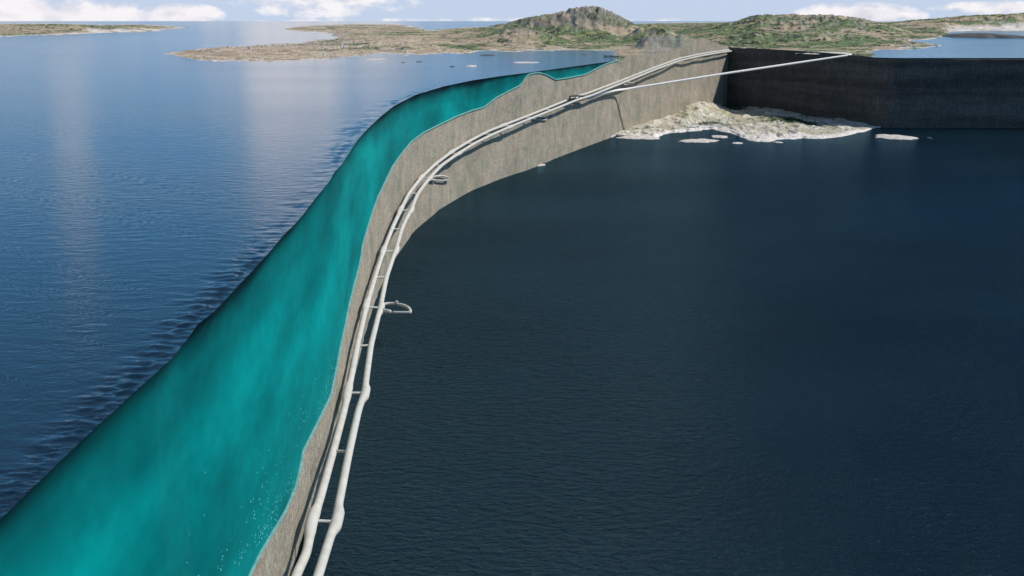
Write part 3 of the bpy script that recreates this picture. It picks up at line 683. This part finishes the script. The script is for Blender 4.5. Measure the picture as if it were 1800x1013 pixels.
skerry(829, 116.5, 20, 4, 0.0, 'small bright white skerry left of the long pale sandbank', group=GU, seed=11, tall=0.07)
skerry(795, 117, 13, 2.0, 0.0, 'dull brown rock just left of the bright white skerry', group=GU, seed=12, mat=M_WET)
skerry(708, 110, 9, 1.6, 0.0, 'dark rock awash in the open sound, leftmost of the dark rocks', group=GU, seed=13, mat=M_WET)
skerry(737, 109, 13, 1.6, 0.0, 'dark rock awash in the open sound, second from the left', group=GU, seed=14, mat=M_WET)
skerry(858, 97.5, 36, 2.4, 0.0, 'brown rocky skerry close under the green shore', group=GU, seed=15, mat=M_WET, tall=0.03)
skerry(662, 104.5, 44, 3, 0.0, 'flat pale skerry off the right end of the sandy peninsula', group=GU, seed=16, tall=0.02)
skerry(1027, 96, 8, 2.2, 0.0, 'tiny dark rock near the black jetty', group=GU, seed=17, mat=M_WET)
skerry(1720, 65, 104, 5, 0.0, 'long dark wooded islet in the bay on the far right', cat='islet', group=GU, seed=18, mat=M_WET, tall=0.05, name='islet')
skerry(1450, 92.2, 84, 3.0, 6.0, 'white sand strip on the shore above the end of the branch tunnel', cat='sandbank', seed=19, tall=0.008, name='sandbank')

# black jagged jetty on the near end of the sound
jt = empty('jetty', tuple(at(1075, 101))); thing(jt, 'dark jagged timber jetty at the water edge beside the rock wall', 'jetty')
J0, J1 = at(1062, 100), at(1091, 102); V, Fc = [], []
def add_box(V, Fc, c, s, rz=0.0):
    ca, sa = math.cos(rz), math.sin(rz); i = len(V)
    for sx in (-1, 1):
        for sy in (-1, 1):
            for sz in (-1, 1):
                x, y = sx * s[0] / 2, sy * s[1] / 2; V.append((c[0] + x * ca - y * sa, c[1] + x * sa + y * ca, c[2] + sz * s[2] / 2))
    for f in ((0, 1, 3, 2), (4, 6, 7, 5), (0, 4, 5, 1), (2, 3, 7, 6), (0, 2, 6, 4), (1, 5, 7, 3)): Fc.append(tuple(i + k for k in f))
dvec = J1 - J0; rz = math.atan2(dvec[1], dvec[0]); ln_ = np.linalg.norm(dvec)
add_box(V, Fc, (J0 + J1) / 2 + (0, 0, 3.0), (ln_, 7, 1.2), rz)
o = mesh_obj('deck', np.array(V) - np.array(jt.location), Fc, M_BLACK, jt, smooth_sh=False)
for k in range(9):
    V, Fc = [], []; c = J0 + dvec * (k + .3) / 9; hgt = random.uniform(4, 9)
    add_box(V, Fc, c + (0, random.uniform(-3, 3), hgt / 2 - 3), (2.0, 2.0, hgt), rz)
    mesh_obj('post', np.array(V) - np.array(jt.location), Fc, M_BLACK, jt, smooth_sh=False)

# ------------------------------------------------------------------ scattered houses and scrub
def land_point(pxq, y0):
    i = int(np.clip(round((pxq - LD['px'][0]) / 1.6), 0, len(LD['px']) - 1)); Yq = at(900, y0)[1]
    j = int(np.argmin(np.abs(LD['Y'][i] - Yq))); return np.array((LD['X'][i, j], LD['Y'][i, j], LD['z'][i, j])), LD['sd'][i, j], LD['veg'][i, j]
m, t, b = new_mat('white_board'); M_WHITE = m
t.links.new(ramp(t, noise(t, obj_co(t), 0.4, 3), [(0.3, (0.68, 0.67, 0.65)), (0.7, (0.8, 0.79, 0.77))]), b.inputs['Base Color']); b.inputs['Roughness'].default_value = 0.8
m, t, b = new_mat('roof_tile'); M_ROOF = m
t.links.new(ramp(t, noise(t, obj_co(t), 0.4, 3), [(0.3, (0.30, 0.28, 0.26)), (0.7, (0.45, 0.43, 0.40))]), b.inputs['Base Color']); b.inputs['Roughness'].default_value = 0.8
L_, W_, H_, R_ = 9.0, 6.0, 3.6, 2.0
hv = [(-L_/2, -W_/2, -1.5), (L_/2, -W_/2, -1.5), (L_/2, W_/2, -1.5), (-L_/2, W_/2, -1.5), (-L_/2, -W_/2, H_), (L_/2, -W_/2, H_), (L_/2, W_/2, H_), (-L_/2, W_/2, H_), (-L_/2, 0, H_ + R_), (L_/2, 0, H_ + R_),
      (-L_/2 - .4, -W_/2 - .6, H_ - .3), (L_/2 + .4, -W_/2 - .6, H_ - .3), (L_/2 + .4, W_/2 + .6, H_ - .3), (-L_/2 - .4, W_/2 + .6, H_ - .3), (-L_/2 - .4, 0, H_ + R_ + .25), (L_/2 + .4, 0, H_ + R_ + .25)]
hf = [(0, 1, 5, 4), (1, 2, 6, 9, 5), (2, 3, 7, 6), (3, 0, 4, 8, 7), (10, 11, 15, 14), (12, 13, 14, 15), (11, 12, 15), (13, 10, 14)]
hme = bpy.data.meshes.new('house'); hme.from_pydata(hv, [], hf); hme.materials.append(M_WHITE); hme.materials.append(M_ROOF)
for p in hme.polygons:
    if p.index in (4, 5): p.material_index = 1
ZONES = [(400, 640, 80, 88, 34, 'small pale house with grey roof among others on the sandy peninsula', 'houses on the sandy peninsula'),
         (545, 620, 95, 103, 8, 'small white house on the bare point at the right end of the peninsula', 'houses on the peninsula point'),
         (1570, 1650, 75, 84, 16, 'small white house on the low spit beside the right bay', 'houses on the right spit'),
         (1370, 1480, 66, 74, 14, 'small white house in the valley under the right green hills', 'houses in the right valley')]
for x0, x1, y0, y1, n, lab, grp in ZONES:
    k = tries = 0
    while k < n and tries < 600:
        tries += 1; p, sd, vg = land_point(random.uniform(x0, x1), random.uniform(y0, y1))
        if sd < 0.6 or p[2] < 0.3: continue
        o = bpy.data.objects.new('house', hme); SC.collection.objects.link(o); o.location = tuple(p + (0, 0, 0.6)); o.rotation_euler.z = random.uniform(-.7, .7)
        s = random.uniform(0.6, 1.2) * p[1] / 5000 * 0.95; o.scale = (s, s, s); thing(o, lab, 'house', grp); k += 1
sv, sf, cnt = [], [], 0
for _ in range(26000):
    p, sd, vg = land_point(random.uniform(800, 1660), HOR + math.exp(random.uniform(math.log(12), math.log(55))))
    if sd < 1.0 or vg < 0.50 or p[2] < 1: continue
    s = random.uniform(0.5, 1.4) * p[1] / 3000
    jit = 1 + 0.35 * RNG.standard_normal((len(ICO_V), 1))
    sv.append(ICO_V * jit * np.array((1.5 * s, 1.5 * s, 0.9 * s)) + p); sf.append(ICO_F + cnt * len(ICO_V)); cnt += 1
    if cnt > 2200: break
m, t, b = new_mat('scrub'); M_SCRUB = m
t.links.new(ramp(t, noise(t, obj_co(t), 0.05, 3), [(0.35, (0.02, 0.04, 0.015)), (0.65, (0.07, 0.10, 0.03))]), b.inputs['Base Color']); b.inputs['Roughness'].default_value = 0.95
mesh_obj('scrub', np.vstack(sv), np.vstack(sf), M_SCRUB, kind='stuff', smooth_sh=False)
